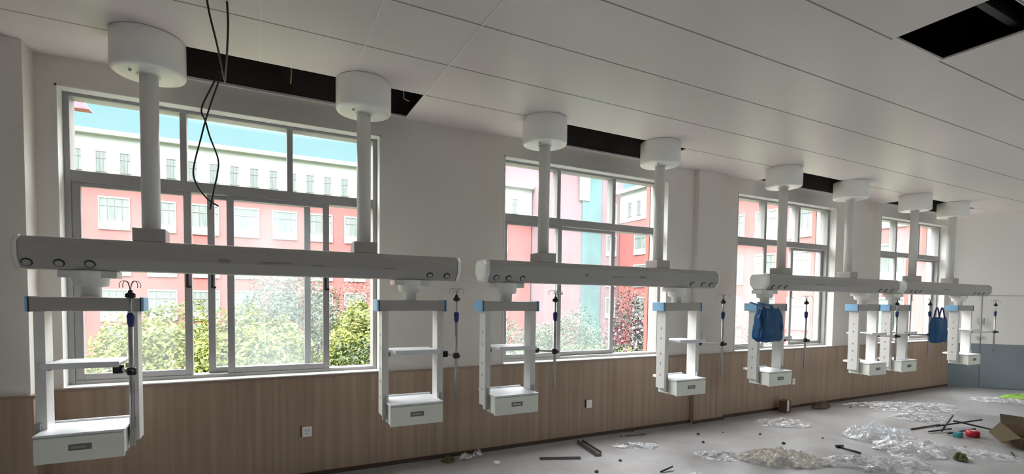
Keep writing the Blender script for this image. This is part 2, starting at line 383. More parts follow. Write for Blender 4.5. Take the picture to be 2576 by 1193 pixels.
for s0, s1 in ((X0, -.62), (1.175, 2.36), (4.02, 5.86), (7.5, 8.9), (10.62, 11)): b.box(s0, s1, 3.846, 3.853, CEIL-.0012, CEIL-.0002)
struct(b, 'trim_6', M['seam'])
b = MB()
b.box(.607, .614, 1.7, 3.85, CEIL-.004, CEIL-.0013); b.box(1.170, 1.179, 1.6, WALL-.02, CEIL-.004, CEIL-.0013); b.box(4.57, 4.577, 3.75, 4.38, CEIL-.004, CEIL-.0013); b.box(.02, .023, 2.75, 3.85, CEIL-.003, CEIL-.0013)
for h in HOLES[:4]: b.box(h[0], h[1], h[3], h[3]+.02, CEIL-.006, CEIL-.0005)
struct(b, 'trim_7', M['seam_light'])
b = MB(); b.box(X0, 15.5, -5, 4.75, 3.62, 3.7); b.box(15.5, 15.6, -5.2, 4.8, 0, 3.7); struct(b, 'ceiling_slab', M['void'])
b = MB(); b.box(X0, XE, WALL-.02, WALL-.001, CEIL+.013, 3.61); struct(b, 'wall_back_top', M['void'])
b = MB(); b.box(3.3, 4.2, 1.30, 1.34, 3.16, 3.19); b.box(3.3, 4.2, 1.31, 1.33, 3.19, 3.23); b.box(-.6, 1.2, 4.05, 4.07, 3.25, 3.29); b.box(2.3, 4.1, 4.05, 4.07, 3.25, 3.29)
struct(b, 'trim_8', M['void_metal'])

# ------------------------------------------------------------------ windows
def bar(b, x0, x1, z0, z1, y=GLASS, d=.06): b.box(x0, x1, y, y+d, z0, z1)
for k, (a, c) in enumerate(WX):
    wn = empty('window_%d' % (k+1), (a, GLASS, WZ0)); wn['kind'] = 'structure'
    def wp(mb, name, m, par=wn, bev=.003):
        o = mb.build(name, m, par, bev); 
        o.matrix_parent_inverse = Matrix.Translation(-Vector((a, GLASS, WZ0))) if par is wn else Matrix.Identity(4)
        return o
    f = MB(); a_, c_ = a+.012, c-.012
    f.box(a_, a_+.035, GLASS-.03, GLASS+.09, WZ0, WZ1-.012); f.box(c_-.035, c_, GLASS-.03, GLASS+.09, WZ0, WZ1-.012)
    f.box(a_+.035, c_-.035, GLASS-.03, GLASS+.09, WZ0, WZ0+.035); f.box(a_+.035, c_-.035, GLASS-.03, GLASS+.09, WZ1-.035, WZ1-.012)
    fr = wp(f, 'window_frame', M['upvc'])
    t = MB(); t.box(a_+.035, c_-.035, GLASS-.03, GLASS+.09, 2.292, 2.372); wp(t, 'transom', M['upvc'])
    m1, m2 = a+.71, a+1.45
    for mx_ in (m1, m2):
        t = MB(); t.box(mx_-.022, mx_+.022, GLASS-.02, GLASS+.08, 2.372, WZ1-.035); wp(t, 'mullion', M['upvc'])
    for (p0, p1), g in zip(((a_+.035, m1-.022), (m1+.022, m2-.022), (m2+.022, c_-.035)), (G3, G3, G3) if k == 0 else (G1, G4 if k > 1 else G2, G1)):
        t = MB(); t.quad((p0, GLASS+.03, 2.372), (p1, GLASS+.03, 2.372), (p1, GLASS+.03, WZ1-.035), (p0, GLASS+.03, WZ1-.035)); wp(t, 'pane', g, bev=0)
    # sliding sashes: (x0, x1, track, glass)
    L, Rr, zb, zt = a_+.035, c_-.035, WZ0+.035, 2.292
    if k == 0: sashes = [(L, a+.755, 0, G1), (a+.855, a+1.61, 1, G2), (a+.99, a+1.755, 0, G1)]
    elif k == 1: sashes = [(L, a+.755, 0, G2), (a+.71, a+1.515, 1, G2)]
    elif k == 2: sashes = [(L, a+.75, 0, G4), (a+1.36, Rr, 1, G4)]
    else: sashes = [(L, a+.75, 0, G2), (a+1.36, Rr, 1, G4)]
    for (s0, s1, tr_, g) in sashes:
        y = GLASS-.022+tr_*.05; st = .05
        t = MB(); t.box(s0, s0+st, y, y+.035, zb, zt); t.box(s1-st, s1, y, y+.035, zb, zt)
        t.box(s0+st, s1-st, y, y+.035, zb, zb+.045); t.box(s0+st, s1-st, y, y+.035, zt-.03, zt)
        s = wp(t, 'sash', M['upvc'])
        t = MB(); t.quad((s0+st, y+.017, zb+.045), (s1-st, y+.017, zb+.045), (s1-st, y+.017, zt-.03), (s0+st, y+.017, zt-.03))
        p = t.build('pane', g, s); p.parent = s
        lz = 1.62; lx = s0+.03 if tr_ else s1-.03
        t = MB(); t.box(lx-.007, lx+.007, y-.014, y-.0005, lz-.06, lz+.05, .002); t.box(lx-.004, lx+.028, y-.022, y-.0145, lz-.06, lz-.045, .002)
        l = t.build('latch', M['dark'] if k == 0 else M['grey'], s)
    if k == 0:
        t = MB(); t.box(a+.70, a+.752, GLASS+.03, GLASS+.065, zb, zt); wp(t, 'sash_stile', M['upvc'])
        t = MB(); t.box(a+.865-.01, a+.865+.0, GLASS+.001, GLASS+.002, 0, .001) if False else None
    elif k == 1: pass
    t = MB(); t.box(a+.012, c-.012, WALL-.028, GLASS-.03, WZ0-.003, WZ0+.008); wp(t, 'window_sill', M['plaster_white'])
# salmon pilasters outside, right of each window
for k, (a, c) in enumerate(WX):
    b = MB(); b.box(c-.005, c+.55, WALL+T+.01, WALL+T+.07, -3.6, 7.5); struct(b, 'wall_outside_pier', M['salmon'])

# ------------------------------------------------------------------ ceiling bridges
PY = 3.85
PROF = [(-.072, 1.645), (-.122, 1.712), (-.122, 1.795), (-.090, 1.832), (.090, 1.832), (.122, 1.795), (.122, 1.712), (.072, 1.645)]
def scaled(p, s): return [((y)*s, 1.7385+(z-1.7385)*s) for y, z in p]
def bridge(x0, x1, poles, sockets, prints, label, cap_mat='white_bright'):
    t = empty('ceiling_bridge', (x0, PY, 1.645)); tag(t, label, 'medical ceiling bridge', 'ceiling bridges along the window wall')
    off = Vector((x0, PY, 1.645))
    def part(mb, name, m, par=t, bev=0):
        o = mb.build(name, m, par, bev)
        for v in o.data.vertices: v.co -= off
        return o
    Y = lambda prof: [(PY+y, z) for y, z in prof]
    body = part(MB().prism(Y(PROF), x0+.035, x1-.035), 'beam', M['beam'], bev=.008)
    for s, (e0, e1) in ((1, (x0, x0+.035)), (-1, (x1, x1-.035))):
        mb = MB()
        rings = []
        for q, xx in ((.80, e0), (.93, e0+s*.008), (1.0, e0+s*.02), (1.03, e1)):
            rings.append([mb.bm.verts.new((xx, PY+y, z)) for y, z in scaled(PROF, q)])
        for A, B in zip(rings, rings[1:]):
            for i in range(8): mb.bm.faces.new((A[i], A[(i+1) % 8], B[(i+1) % 8], B[i]))
        mb.bm.faces.new(rings[0]); mb.bm.faces.new(rings[-1][::-1])
        part(mb, 'end_cap', M[cap_mat])
    for px in poles:
        part(MB().lathe([(.050, 1.915), (.050, 2.885)], px, PY, 32), 'pole', M['white'])
        fl = MB(); fl.box(px-.085, px+.085, PY-.085, PY+.085, 1.832, 1.915, .006); part(fl, 'pole_base', M['beam'])
        cn = part(MB().lathe([(.165, 2.872), (.192, 2.880), (.198, 2.892), (.198, 3.094), (.192, 3.0985)], px, PY, 56), 'ceiling_canopy', M['canister'])
        part(MB().lathe([(.060, 2.866), (.062, 2.8715)], px, PY, 32), 'collar', M['white'])
        part(MB().lathe([(.006, 2.860), (.010, 2.8715)], px-.085, PY-.06, 12), 'screw', M['steel'])
    # round gas outlets on the lower front chamfer
    n = Vector((0, -.067, -.05)).normalized(); u = Vector((1, 0, 0)); v = n.cross(u)
    for sx in sockets:
        cpt = Vector((sx, PY-.0995, 1.6818)); mb = MB(); mb2 = MB()
        for (mm, r0, r1, h) in ((mb, .027, .025, .005), (mb2, .021, .019, .009)):
            A = [mm.bm.verts.new(cpt+(u*math.cos(2*PI*k/24)+v*math.sin(2*PI*k/24))*r0-n*.002) for k in range(24)]
            B = [mm.bm.verts.new(cpt+(u*math.cos(2*PI*k/24)+v*math.sin(2*PI*k/24))*r1+n*h) for k in range(24)]
            for k in range(24): mm.bm.faces.new((A[k], A[(k+1) % 24], B[(k+1) % 24], B[k]))
            mm.bm.faces.new(A[::-1]); mm.bm.faces.new(B)
        o = part(mb, 'gas_outlet', M['slot']); o2 = part(mb2, 'outlet_core', M['beam'], o); o2['label'] = 'pale centre of the outlet'
    for (p0, p1, zc, hh, kind) in prints:      # faint rows of lettering, too worn to read
        mb = MB(); rnd = random.Random(int(p0*1000)+7); x = p0
        while x < p1:
            wq = rnd.uniform(.006, .013)
            mb.box(x, min(x+wq, p1), PY-.1235, PY-.1222, zc-hh*rnd.uniform(.35, .5), zc+hh*rnd.uniform(.35, .5)); x += wq+rnd.uniform(.003, .006)
        part(mb, 'lettering', M['print_'])
    return t
bridge(-1.235, 1.455, (-.60, .71), (-1.165, -1.025, -.885, 1.195, 1.335), ((.02, .20, 1.728, .012, 0), (-.23, -.16, 1.73, .03, 0), (.34, .42, 1.722, .010, 0), (.84, .92, 1.722, .008, 0)),
       'nearest and largest white ceiling bridge, hanging before the leftmost window')
bridge(1.665, 4.43, (2.28, 3.645), (1.77, 1.885, 2.02, 4.03, 4.19, 4.31), ((2.66, 2.70, 1.73, .03, 0), (2.96, 3.12, 1.725, .010, 0), (3.30, 3.38, 1.73, .02, 0)),
       'second white ceiling bridge from the left, its white end cap facing the first bridge')
bridge(5.20, 8.08, (5.61, 6.99), (5.33, 5.45, 5.57, 7.60, 7.74, 7.90), ((6.1, 6.3, 1.725, .012, 0),),
       'third white ceiling bridge from the left, before the window with the blue bag', )
bridge(8.20, 10.98, (8.64, 9.79), (8.42, 8.55, 8.68, 10.40, 10.55, 10.72), ((9.3, 9.5, 1.725, .012, 0),),
       'farthest white ceiling bridge, ending near the end wall of the room')

# ------------------------------------------------------------------ hanging drawer consoles
def console(name='hanging_console'):
    """origin: swivel axis (x=0), y=0 on the beam axis, z=0 at the drawer bottom (0.555 m above the floor)"""
    t = empty(name); tag(t, 'x', 'medical console', 'consoles hanging under the ceiling bridges'); Z = .555; L = -.275
    mb = MB().lathe([(.050, 1.485-Z), (.050, 1.545-Z), (.085, 1.552-Z), (.092, 1.60-Z), (.096, 1.628-Z), (.096, 1.6435-Z)], 0, 0, 36); mb.build('swivel', M['white_bright'], t)
    mb = MB(); mb.box(-.14, .14, -.07, .07, 1.600-Z, 1.6435-Z, .006); mb.build('swivel_plate', M['white'], t)
    mb = MB(); mb.box(L+.014, -L-.014, -.10, .055, 1.402-Z, 1.484-Z, .008); mb.build('header_beam', M['beam'], t)
    for s in (-1, 1):
        mb = MB(); a, c = sorted((s*.275, s*.2615)); mb.box(a, c, -.103, .058, 1.399-Z, 1.487-Z, .004); o = mb.build('end_cap', M['cap_blue'], t); o['label'] = 'light blue plastic end cap'
        mb = MB(); a, c = sorted((s*.2612, s*.2575)); mb.box(a, c, -.1035, .0585, 1.3985-Z, 1.4875-Z); mb.build('gasket', M['slot'], t)
    for s in (-1, 1):
        x0, x1 = (L+.035, L+.085) if s < 0 else (L+.468, L+.518)
        mb = MB(); zb = .605-Z
        # channel column: front plate, two side plates with a recessed outer groove
        mb.prism([(x0, -.10), (x1, -.10), (x1, .02), (x1-.010, .02), (x1-.010, .026), (x0+.010, .026), (x0+.010, .02), (x0, .02)], zb, 1.402-Z, 'Z')
        c = mb.build('column', M['white'], t, .002)
        if s < 0:
            mb = MB()
            for zz in (1.22, 1.12, .96, .86, .74): mb.box(x0-.0012, x0-.0002, -.047, -.035, zz-Z-.011, zz-Z+.011)
            mb.build('rail_slots', M['grey'], c)
        mb = MB(); a, cc = (x1+.0004, x1+.018) if s < 0 else (x0-.018, x0-.0004); mb.box(a, cc, -.085, .01, 1.055-Z, 1.085-Z, .003); mb.build('shelf_bracket', M['grey'] if s < 0 else M['white'], t)
    mb = MB(); mb.box(L+.103, L+.450, -.235, .085, 1.085-Z, 1.103-Z, .004); mb.box(L+.103, L+.450, -.239, -.2355, 1.078-Z, 1.112-Z, .0012)
    mb.build('shelf', M['tray'], t)
    mb = MB(); mb.box(L+.072, L+.462, -.225, .02, 0, .145, .004); mb.build('drawer_housing', M['drawer'], t)
    mb = MB(); mb.box(L+.062, L+.472, -.245, .095, .1455, .158, .003); mb.box(L+.062, L+.472, .083, .095, .158, .17, .002); mb.build('tray_top', M['tray'], t)
    mb = MB(); mb.box(L+.064, L+.470, -.243, -.2255, -.006, .138, .004); d = mb.build('drawer', M['drawer'], t)
    cx = L+.267; mb = MB(); mb.box(cx-.052, cx+.052, -.2455, -.2432, .058, .094, .001); h = mb.build('handle', M['grey'], d); h['label'] = 'dark recessed grip'
    mb = MB(); mb.box(cx-.040, cx+.030, -.2490, -.2460, .070, .082, .001); h = mb.build('label_holder', M['steel'], h)
    for s in (-1, 1):
        a, c = (L+.085+.0004, L+.0715) if False else ((L+.036, L+.0615) if s < 0 else (L+.4725, L+.500))
        mb = MB(); mb.box(a, c, -.125, -.1005, .02, .20, .003); mb.build('side_bracket', mat('bracket_grey', (.34, .34, .33), .45), t)
    return t
labels = [
 'largest drawer console, hanging nearest at the left edge under the first bridge',
 'drawer console under the right end of the first bridge, in front of plain wall',
 'drawer console under the left end of the second bridge',
 'drawer console under the right end of the second bridge, before the pilaster',
 'drawer console with a blue plastic bag hanging on its header',
 'drawer console under the right end of the third bridge',
 'drawer console under the left end of the farthest bridge, just right of another console',
 'farthest drawer console, hanging before the pale end wall']
UX = [-.905, 1.065, 1.915, 3.915, 5.325, 7.345, 8.135, 10.115]
cons = console()
first = True; CONS = []
for x, lb in zip(UX, labels):
    c = cons if first else copy_tree(cons)
    c.location = (x, PY, .555); c['label'] = lb; first = False; CONS.append(c)

# ------------------------------------------------------------------ drip stands clamped to the consoles
def iv_pole(arm_from):
    """origin at pole foot; arm runs back to arm_from (relative)"""
    t = empty('drip_stand'); Z = .715
    MB().tube([(0, 0, 0), (0, 0, .62)], .0115, 12).build('lower_tube', M['steel'], t)
    MB().tube([(0, 0, .62), (0, 0, .80)], .007, 10).build('upper_tube', M['steel'], t)
    MB().lathe([(.012, .60), (.018, .62), (.021, .665), (.014, .68)], 0, 0, 16).build('grip', M['blue_plastic'], t)
    MB().lathe([(.010, .765), (.026, .772), (.026, .792), (.012, .80), (.010, .815)], 0, 0, 16).build('hook_collar', M['dark'], t)
    hk = MB()
    for k in range(4):
        a = PI/4+k*PI/2; dx, dy = math.cos(a), math.sin(a); pts = [(0, 0, .80), (dx*.006, dy*.006, .84)]
        for q in range(9):
            th = PI*1.15*q/8; pts.append((dx*(.035-.027*math.cos(th)), dy*(.035-.027*math.cos(th)), .84+.028*math.sin(th)))
        hk.tube(pts, .0022, 6)
    hk.build('hooks', M['steel'], t)
    MB().lathe([(.020, .315), (.024, .322), (.024, .352), (.020, .36)], 0, 0, 16).build('clamp', M['dark'], t)
    kb = MB(); kb.tube([(0, -.02, .337), (0, -.05, .337)], .014, 12); kb.build('clamp_knob', M['dark'], t)
    A = Vector(arm_from)
    MB().tube([(-.022, .004, .337), (A.x+.035, A.y, A.z)], .011, 10).build('arm', M['white'], t)
    MB().box(A.x-.012, A.x+.038, A.y-.022, A.y+.022, A.z-.024, A.z+.024, .005).build('rail_clamp', M['dark'], t)
    MB().tube([(A.x+.012, A.y-.022, A.z), (A.x+.012, A.y-.05, A.z)], .015, 12).build('clamp_knob', M['dark'], t)
    return t
PX = [-.668, 1.385, 2.30, 4.40, 5.83, 7.86, 8.76, 10.92]
pl = [
 'drip stand clamped to the largest, nearest console at the left edge',
 'drip stand with long bare tube hanging before the wall between the first two bridges',
 'drip stand clamped to the console under the left end of the second bridge',
 'drip stand before the plain wall just left of the third window',
 'drip stand beside the console that carries the blue bag',
 'drip stand crossing the console under the left end of the farthest bridge',
 'drip stand that the blue tote bag hangs from',
 'farthest drip stand, standing out alone before the pale end wall']
for x, ux, lb in zip(PX, UX, pl):
    y = 3.66; cr = ux-.275+.518+.014
    if lb.startswith('drip stand clamped to the largest'): y = 3.60; cr = ux-.275+.49; ay = 3.722
    else: ay = 3.80
    p = iv_pole((cr-x, ay-y, .337)) if cr-x < -.06 else iv_pole((-.10 if cr-x > -.1 else cr-x, ay-y, .337))
    p.location = (x, y, .715); tag(p, lb, 'drip stand', 'drip stands clamped to the consoles')

# ------------------------------------------------------------------ blue bags
def pouch(name, m, cx, cy, z0, z1, w, d, seed, handles=False, folds=9):
    """crumpled thin plastic bag: closed surface with vertical folds"""
    random.seed(seed); mb = MB(); nz, na = 26, 64; rings = []
    for i in range(nz+1):
        tt = i/nz; z = z0+(z1-z0)*tt
        fl = (math.sin(PI*min(1, tt*3.2+.12)/2))*(1-.38*max(0, tt-.55)/.45)
        ring = []
        for k in range(na):
            a = 2*PI*k/na; nn = noise.noise(Vector((math.cos(a)*2.2+seed, math.sin(a)*2.2, tt*3)))
            f = 1+.10*nn+.05*math.sin(a*folds+seed+tt*4)*(.3+tt)
            sx = abs(math.cos(a))**.6*math.copysign(1, math.cos(a)); sy = abs(math.sin(a))**.8*math.copysign(1, math.sin(a))
            ring.append(mb.bm.verts.new((cx+w/2*sx*f*fl, cy+d/2*sy*f*fl, z+.012*nn)))
        rings.append(ring)
    for A, B in zip(rings, rings[1:]):
        for k in range(na): mb.bm.faces.new((A[k], A[(k+1) % na], B[(k+1) % na], B[k])).smooth = True
    mb.bm.faces.new(rings[0][::-1]); mb.bm.faces.new(rings[-1])
    return mb.build(name, m)
def tote(name, m, w, d, h, seed, par=None, gather=.0, wrinkle=.5):
    """soft flat-sided carrier bag, foot at z=0, with vertical folds and a gathered mouth"""
    mb = MB(); nz, na = 30, 96; rings = []
    for i in range(nz+1):
        tt = i/nz; z = h*tt; ring = []
        foot = min(1, .86+tt*1.6); mouth = 1-gather*max(0, (tt-.72)/.28)**1.5
        for k in range(na):
            a = 2*PI*k/na; c, s_ = math.cos(a), math.sin(a)
            sx = abs(c)**.28*math.copysign(1, c); sy = abs(s_)**.5*math.copysign(1, s_)
            nn = noise.noise(Vector((c*3+seed, s_*3, tt*2.2)))+.6*noise.noise(Vector((c*9+seed, s_*9, tt*1.6)))
            fy = (1+wrinkle*nn)*(.55+.45*math.sin(PI*min(1, .25+tt*.75)))
            ring.append(mb.bm.verts.new((w/2*sx*foot*mouth*(1+.05*nn), d/2*sy*fy, z+.008*nn+(.02*nn if i in (0, nz) else 0))))
        rings.append(ring)
    for A, B in zip(rings, rings[1:]):
        for k in range(na): mb.bm.faces.new((A[k], A[(k+1) % na], B[(k+1) % na], B[k])).smooth = True
    mb.bm.faces.new(rings[0][::-1]); mb.bm.faces.new(rings[-1])
    return mb.build(name, m, par)
pb_ = empty('plastic_bag', (4.965, 3.53, 1.083)); tag(pb_, 'dark blue plastic bag hanging from the header of a console before the third window', 'bag')
tote('bag_body', BAG, .375, .13, .345, 3, pb_, gather=.35)
for xx in (-.07, .06):
    mb = MB(); mb.tube([(xx, .0, .33), (xx+.01, .03, .375), (xx+.03, .20, .412), (xx+.05, .225, .412)], [.022, .016, .008, .006], 10)
    mb.build('bag_loop', BAG, pb_)
tb = empty('tote_bag', (8.715, 3.53, .96))
tote('bag_body', BAG, .33, .11, .35, 11, tb, wrinkle=.25)
for yy in (-.03, .03):
    mb = MB(); pts = [(-.07+.16*q/12, yy, .34+.15*math.sin(PI*q/12)) for q in range(13)]; mb.tube(pts, .010, 8)
    h = mb.build('bag_handle', M['blue_plastic'], tb); h['label'] = 'navy loop handle'
tag(tb, 'blue tote bag with navy loop handles hanging beside a drip stand near the farthest console', 'bag')

# ------------------------------------------------------------------ hanging cables
def cable(name, pts, label, r=.0055):
    # Catmull-Rom through the points
    P = [Vector(p) for p in pts]; P = [P[0]]+P+[P[-1]]; o = []
    for i in range(1, len(P)-2):
        for s in range(8):
            u = s/8; a, b_, c, d = P[i-1:i+3]
            o.append(.5*((2*b_)+(-a+c)*u+(2*a-5*b_+4*c-d)*u*u+(-a+3*b_-3*c+d)*u**3))
    o.append(P[-2]); ob = MB().tube(o, r, 8).build(name, M['cable']); tag(ob, label, 'cable', 'loose cables hanging from the ceiling'); return ob
cable('electric_cable', [(-.235, 3.16, 3.098), (-.225, 3.2, 3.03), (-.200, 3.3, 2.93), (-.185, 3.5, 2.87), (-.19, 3.75, 2.90), (-.22, 3.9, 3.00), (-.255, 3.9, 2.92), (-.325, 3.9, 2.74), (-.305, 3.9, 2.66), (-.28, 3.9, 2.56), (-.235, 3.9, 2.42), (-.24, 3.9, 2.32), (-.26, 3.9, 2.22), (-.285, 3.9, 2.08)],
      'black cable looping from the ceiling, left strand crossing to the lower right end')
cable('electric_cable', [(-.140, 3.16, 3.098), (-.138, 3.2, 3.0), (-.148, 3.3, 2.90), (-.165, 3.5, 2.86), (-.185, 3.75, 2.88), (-.205, 3.9, 2.99), (-.255, 3.9, 2.84), (-.300, 3.9, 2.68), (-.33, 3.9, 2.55), (-.375, 3.9, 2.34), (-.36, 3.9, 2.24), (-.30, 3.9, 2.15), (-.235, 3.9, 2.105)],
      'black cable looping from the ceiling, right strand crossing to the left knot')
for nm, x, y, col, ln in (('ceiling_wire', .22, 4.0, (.55, .40, .12), .10), ('ceiling_wire', 1.06, 4.05, (.7, .68, .62), .12)):
    o = MB().tube([(x, y, CEIL+.2), (x+.005, y, CEIL+.02), (x+(.0 if ln < .11 else .05), y, CEIL-.02+(.03 if ln > .11 else -.03))], .004, 6).build(nm, mat('wire_%d' % int(col[1]*100), col, .5))
    tag(o, 'short yellow wire end poking out of the first ceiling opening' if col[2] < .2 else 'short pale wire end in the right corner of the first ceiling opening', 'wire')

# ------------------------------------------------------------------ wall outlets
for x, z, dz, lb in ((.345, .382, .0, 'white wall socket low on the wood panel under the first bridge'), (3.205, .365, 0, 'white wall socket low on the wood panel under the second bridge'), (6.75, .38, 0, 'white wall socket low on the wood panel behind the console with the blue bag')):
    t = empty('wall_socket', (x, WALL-.022, z)); tag(t, lb, 'socket', 'wall sockets on the wood panel')
    MB().box(-.035, .043, -.014, -.0005, -.043, .043, .004).build('face_plate', M['white_bright'], t)
    MB().box(-.0425, -.0355, -.020, -.0005, -.038, .050).build('back_box', M['brown'], t)
    mb = MB()
    for sx in (-.012, .012): mb.box(sx-.002+.004, sx+.002+.004, -.0155, -.0142, .006, .018)
    mb.box(-.010+.004, .010+.004, -.0155, -.0142, -.018, -.015); mb.build('socket_slots', M['slot'], t)
for z, lb in ((1.50, 'pale round wall fitting on the left pier, the upper of two'), (1.36, 'pale round wall fitting on the left pier, the lower of two')):
    o = MB().tube([(-1.49, 4.2395, z), (-1.49, 4.19, z)], [.045, .036], 20).build('wall_fitting', M['white']); tag(o, lb, 'wall fitting', 'wall fittings on the left pier')

# ------------------------------------------------------------------ debris on the floor
def crumple(name, m, cx, cy, rx, ry, h, seed, label, cat='plastic sheet', n=46, rot=0, fr=3.0, sub=0, par=None):
    if 'plastic' in name or 'wrap' in name: h *= .62
    mb = MB(); V = {}
    for i in range(n+1):
        for j in range(n+1):
            u, v = i/n*2-1, j/n*2-1
            a = math.atan2(v, u); rad = max(abs(u), abs(v)); lim = .78+.35*noise.noise(Vector((math.cos(a)*1.5+seed, math.sin(a)*1.5, seed*.7)))
            x, y = math.cos(a)*rad*lim, math.sin(a)*rad*lim
            p = Vector((x*fr+seed*3.1, y*fr, seed)); q = noise.noise(p)+.5*noise.noise(p*2.3)+.3*noise.noise(p*5)
            vd, _ = noise.voronoi(p*1.6); cr = min(1, (vd[1]-vd[0])*2.2); vd2, _ = noise.voronoi(p*4.1); cr2 = min(1, (vd2[1]-vd2[0])*2.2)
            z = max(.002, h*(.18+.55*max(0, .45+q*.7)+.30*(1-cr)+.16*(1-cr2))*(1-rad**3*.85))
            x += .06*noise.noise(p*3+Vector((9, 0, 0))); y += .06*noise.noise(p*3+Vector((0, 9, 0)))
            X, Y = x*rx, y*ry; V[i, j] = mb.bm.verts.new((cx+X*math.cos(rot)-Y*math.sin(rot), cy+X*math.sin(rot)+Y*math.cos(rot), z))
    for i in range(n):
        for j in range(n): mb.bm.faces.new((V[i, j], V[i+1, j], V[i+1, j+1], V[i, j+1]))
    o = mb.build(name, m)
    if label: tag(o, label, cat)
    return o
DR = R(-28)
crumple('plastic_sheet', FILM, 3.45, 3.86, .33, .16, .06, 1, 'small clear plastic sheet on the floor, right of the two dark metal bars', rot=DR)
crumple('bubble_wrap', FILM2, 5.75, 3.87, .42, .22, .10, 2, 'crumpled clear wrap on the floor below the console with the blue bag', rot=DR)
crumple('plastic_film', FILM2, 8.35, 3.72, .95, .42, .10, 3, 'long glittering heap of clear film near the far end of the floor', n=70, rot=DR, fr=6)
crumple('plastic_film', FILM2, 7.75, 3.25, .55, .30, .07, 17, 'flatter tail of glittering film in front of the long far heap', n=50, rot=DR, fr=5)
crumple('plastic_bag_heap', FILM, 6.15, 2.98, .42, .34, .26, 4, 'bluish clear plastic bag puffed up on the floor, left of the scrap bars', 'plastic bag', rot=DR)
crumple('plastic_bag_heap', FILM2, 6.0, 2.55, .62, .38, .14, 5, 'wide milky plastic heap on the floor in front of the puffed bag', 'plastic bag', rot=DR, n=60)
crumple('plastic_bag_heap', FILMW, 4.45, 2.95, .46, .30, .16, 6, 'beige crinkled plastic heap at the bottom edge, left of the black tool', 'plastic bag', rot=DR, n=60, fr=4)
crumple('plastic_bag_heap', FILM2, 5.15, 2.45, .70, .30, .12, 8, 'pale plastic heap at the bottom edge, right of the beige heap', 'plastic bag', rot=DR, n=56)
crumple('plastic_sheet', FILM, 3.98, 3.30, .30, .18, .05, 21, 'thin clear sheet at the bottom edge, left of the beige heap', rot=DR)
crumple('plastic_sheet', FILM2, 6.35, 2.18, .40, .22, .08, 22, 'clear sheet at the bottom edge in front of the cardboard box', rot=DR)
crumple('plastic_sheet', FILM2, 10.35, 3.35, .60, .28, .06, 23, 'clear sheet spread below the green packet at the far right', rot=DR)
crumple('plastic_sheet', FILM2, 3.36, 3.02, .10, .07, .04, 24, 'tiny white plastic scrap at the bottom edge of the floor', rot=0, n=16)
crumple('plastic_sheet', FILM2, 1.93, 4.05, .06, .05, .03, 25, 'tiny white plastic scrap below the wood panel, right of the green scraps', rot=0, n=14)
def rod(name, pts, r, m, label, cat='metal bar', sq=False):
    mb = MB()
    if sq:
        a, c = Vector(pts[0]), Vector(pts[1]); d = (c-a); L = d.length; ang = math.atan2(d.y, d.x)
        mb.box(0, L, -r, r, 0, r*.9); mb.box(0, L, -r, -r+.004, r*.9, r*1.5); mb.box(0, L, r-.004, r, r*.9, r*1.5)
        bmesh.ops.rotate(mb.bm, verts=mb.bm.verts[:], cent=(0, 0, 0), matrix=Matrix.Rotation(ang, 3, 'Z')); bmesh.ops.translate(mb.bm, verts=mb.bm.verts[:], vec=a)
    else: mb.tube(pts, r, 8)
    o = mb.build(name, m); tag(o, label, cat); return o
rod('metal_bar', [(2.34, 3.96, .001), (2.70, 3.81, .001)], .012, M['rusty'], 'thin grey metal bar on the floor under the second bridge', sq=True)
rod('metal_bar', [(2.975, 4.22, .001), (2.905, 3.80, .001)], .030, M['rusty'], 'thick dark metal bar on the floor, right of the thin bar', sq=True)
rod('metal_rod', [(3.12, 3.20, .008), (3.27, 3.21, .03)], .008, M['dark'], 'short black rod end at the bottom edge of the floor')
rod('metal_rod', [(3.60, 4.24, .006), (3.85, 4.20, .006)], .006, M['rusty'], 'thin dark rod on the floor near the base of the wood panel')
rod('metal_rod', [(6.55, 1.99, .008), (6.80, 2.10, .008)], .008, M['dark'], 'thin dark rod on the floor in front of the cardboard box')
rod('metal_rod', [(6.92, 3.02, .010), (7.50, 2.98, .012)], .009, M['dark'], 'slim black rod on the floor, just left of the scrap bars')
t = rod('hand_tool', [(5.36, 2.96, .012), (5.33, 2.86, .014), (5.32, 2.74, .012)], .010, M['dark'], 'small black hand tool on the floor between the plastic heaps', 'tool')
MB().tube([(5.39, 2.945, .013), (5.33, 2.98, .013)], .018, 10).build('tool_head', M['dark'], t)
# scrap bars, red tape roll and teal piece at right
S = [([(7.10, 2.80, .02), (7.62, 2.90, .13)], 'topmost leaning black bar of the scrap heap'), ([(7.05, 2.72, .015), (7.45, 2.62, .05)], 'black bar lying lowest in front of the scrap heap'),
     ([(7.35, 2.95, .015), (7.90, 2.72, .09)], 'black bar crossing the back of the scrap heap'), ([(7.50, 2.85, .09), (7.75, 2.50, .015)], 'black bar at the right side of the scrap heap, beside the red roll'),
     ([(6.95, 2.86, .015), (7.28, 2.78, .03)], 'short black bar at the left end of the scrap heap')]
for p, lb in S: tag(MB().tube(p, .010, 6).build('scrap_bar', M['dark']), lb, 'metal bar', 'black bars of the scrap heap')
t = MB().lathe([(.05, .001), (.062, .006), (.062, .065), (.05, .07)], 7.22, 2.56, 28).build('tape_roll', M['red']); tag(t, 'bright red roll on the floor in front of the black scrap bars', 'tape roll')
MB().lathe([(.022, .0702), (.022, .073)], 7.22, 2.56, 20).build('tape_core', M['white'], t)
tag(MB().box(7.00, 7.11, 2.60, 2.66, .001, .055, .01).build('plastic_block', M['tealp']), 'small teal block on the floor left of the red roll', 'block')
crumple('scrap_wad', M['olive'], 6.02, 2.22, .09, .07, .09, 31, 'small olive green wad on the floor, left of the cardboard box', 'scrap', n=18)
crumple('scrap_wad', M['brown'], 7.15, 4.22, .22, .09, .10, 32, 'brown crumpled scrap at the base of the wood panel, far side', 'scrap', n=20)
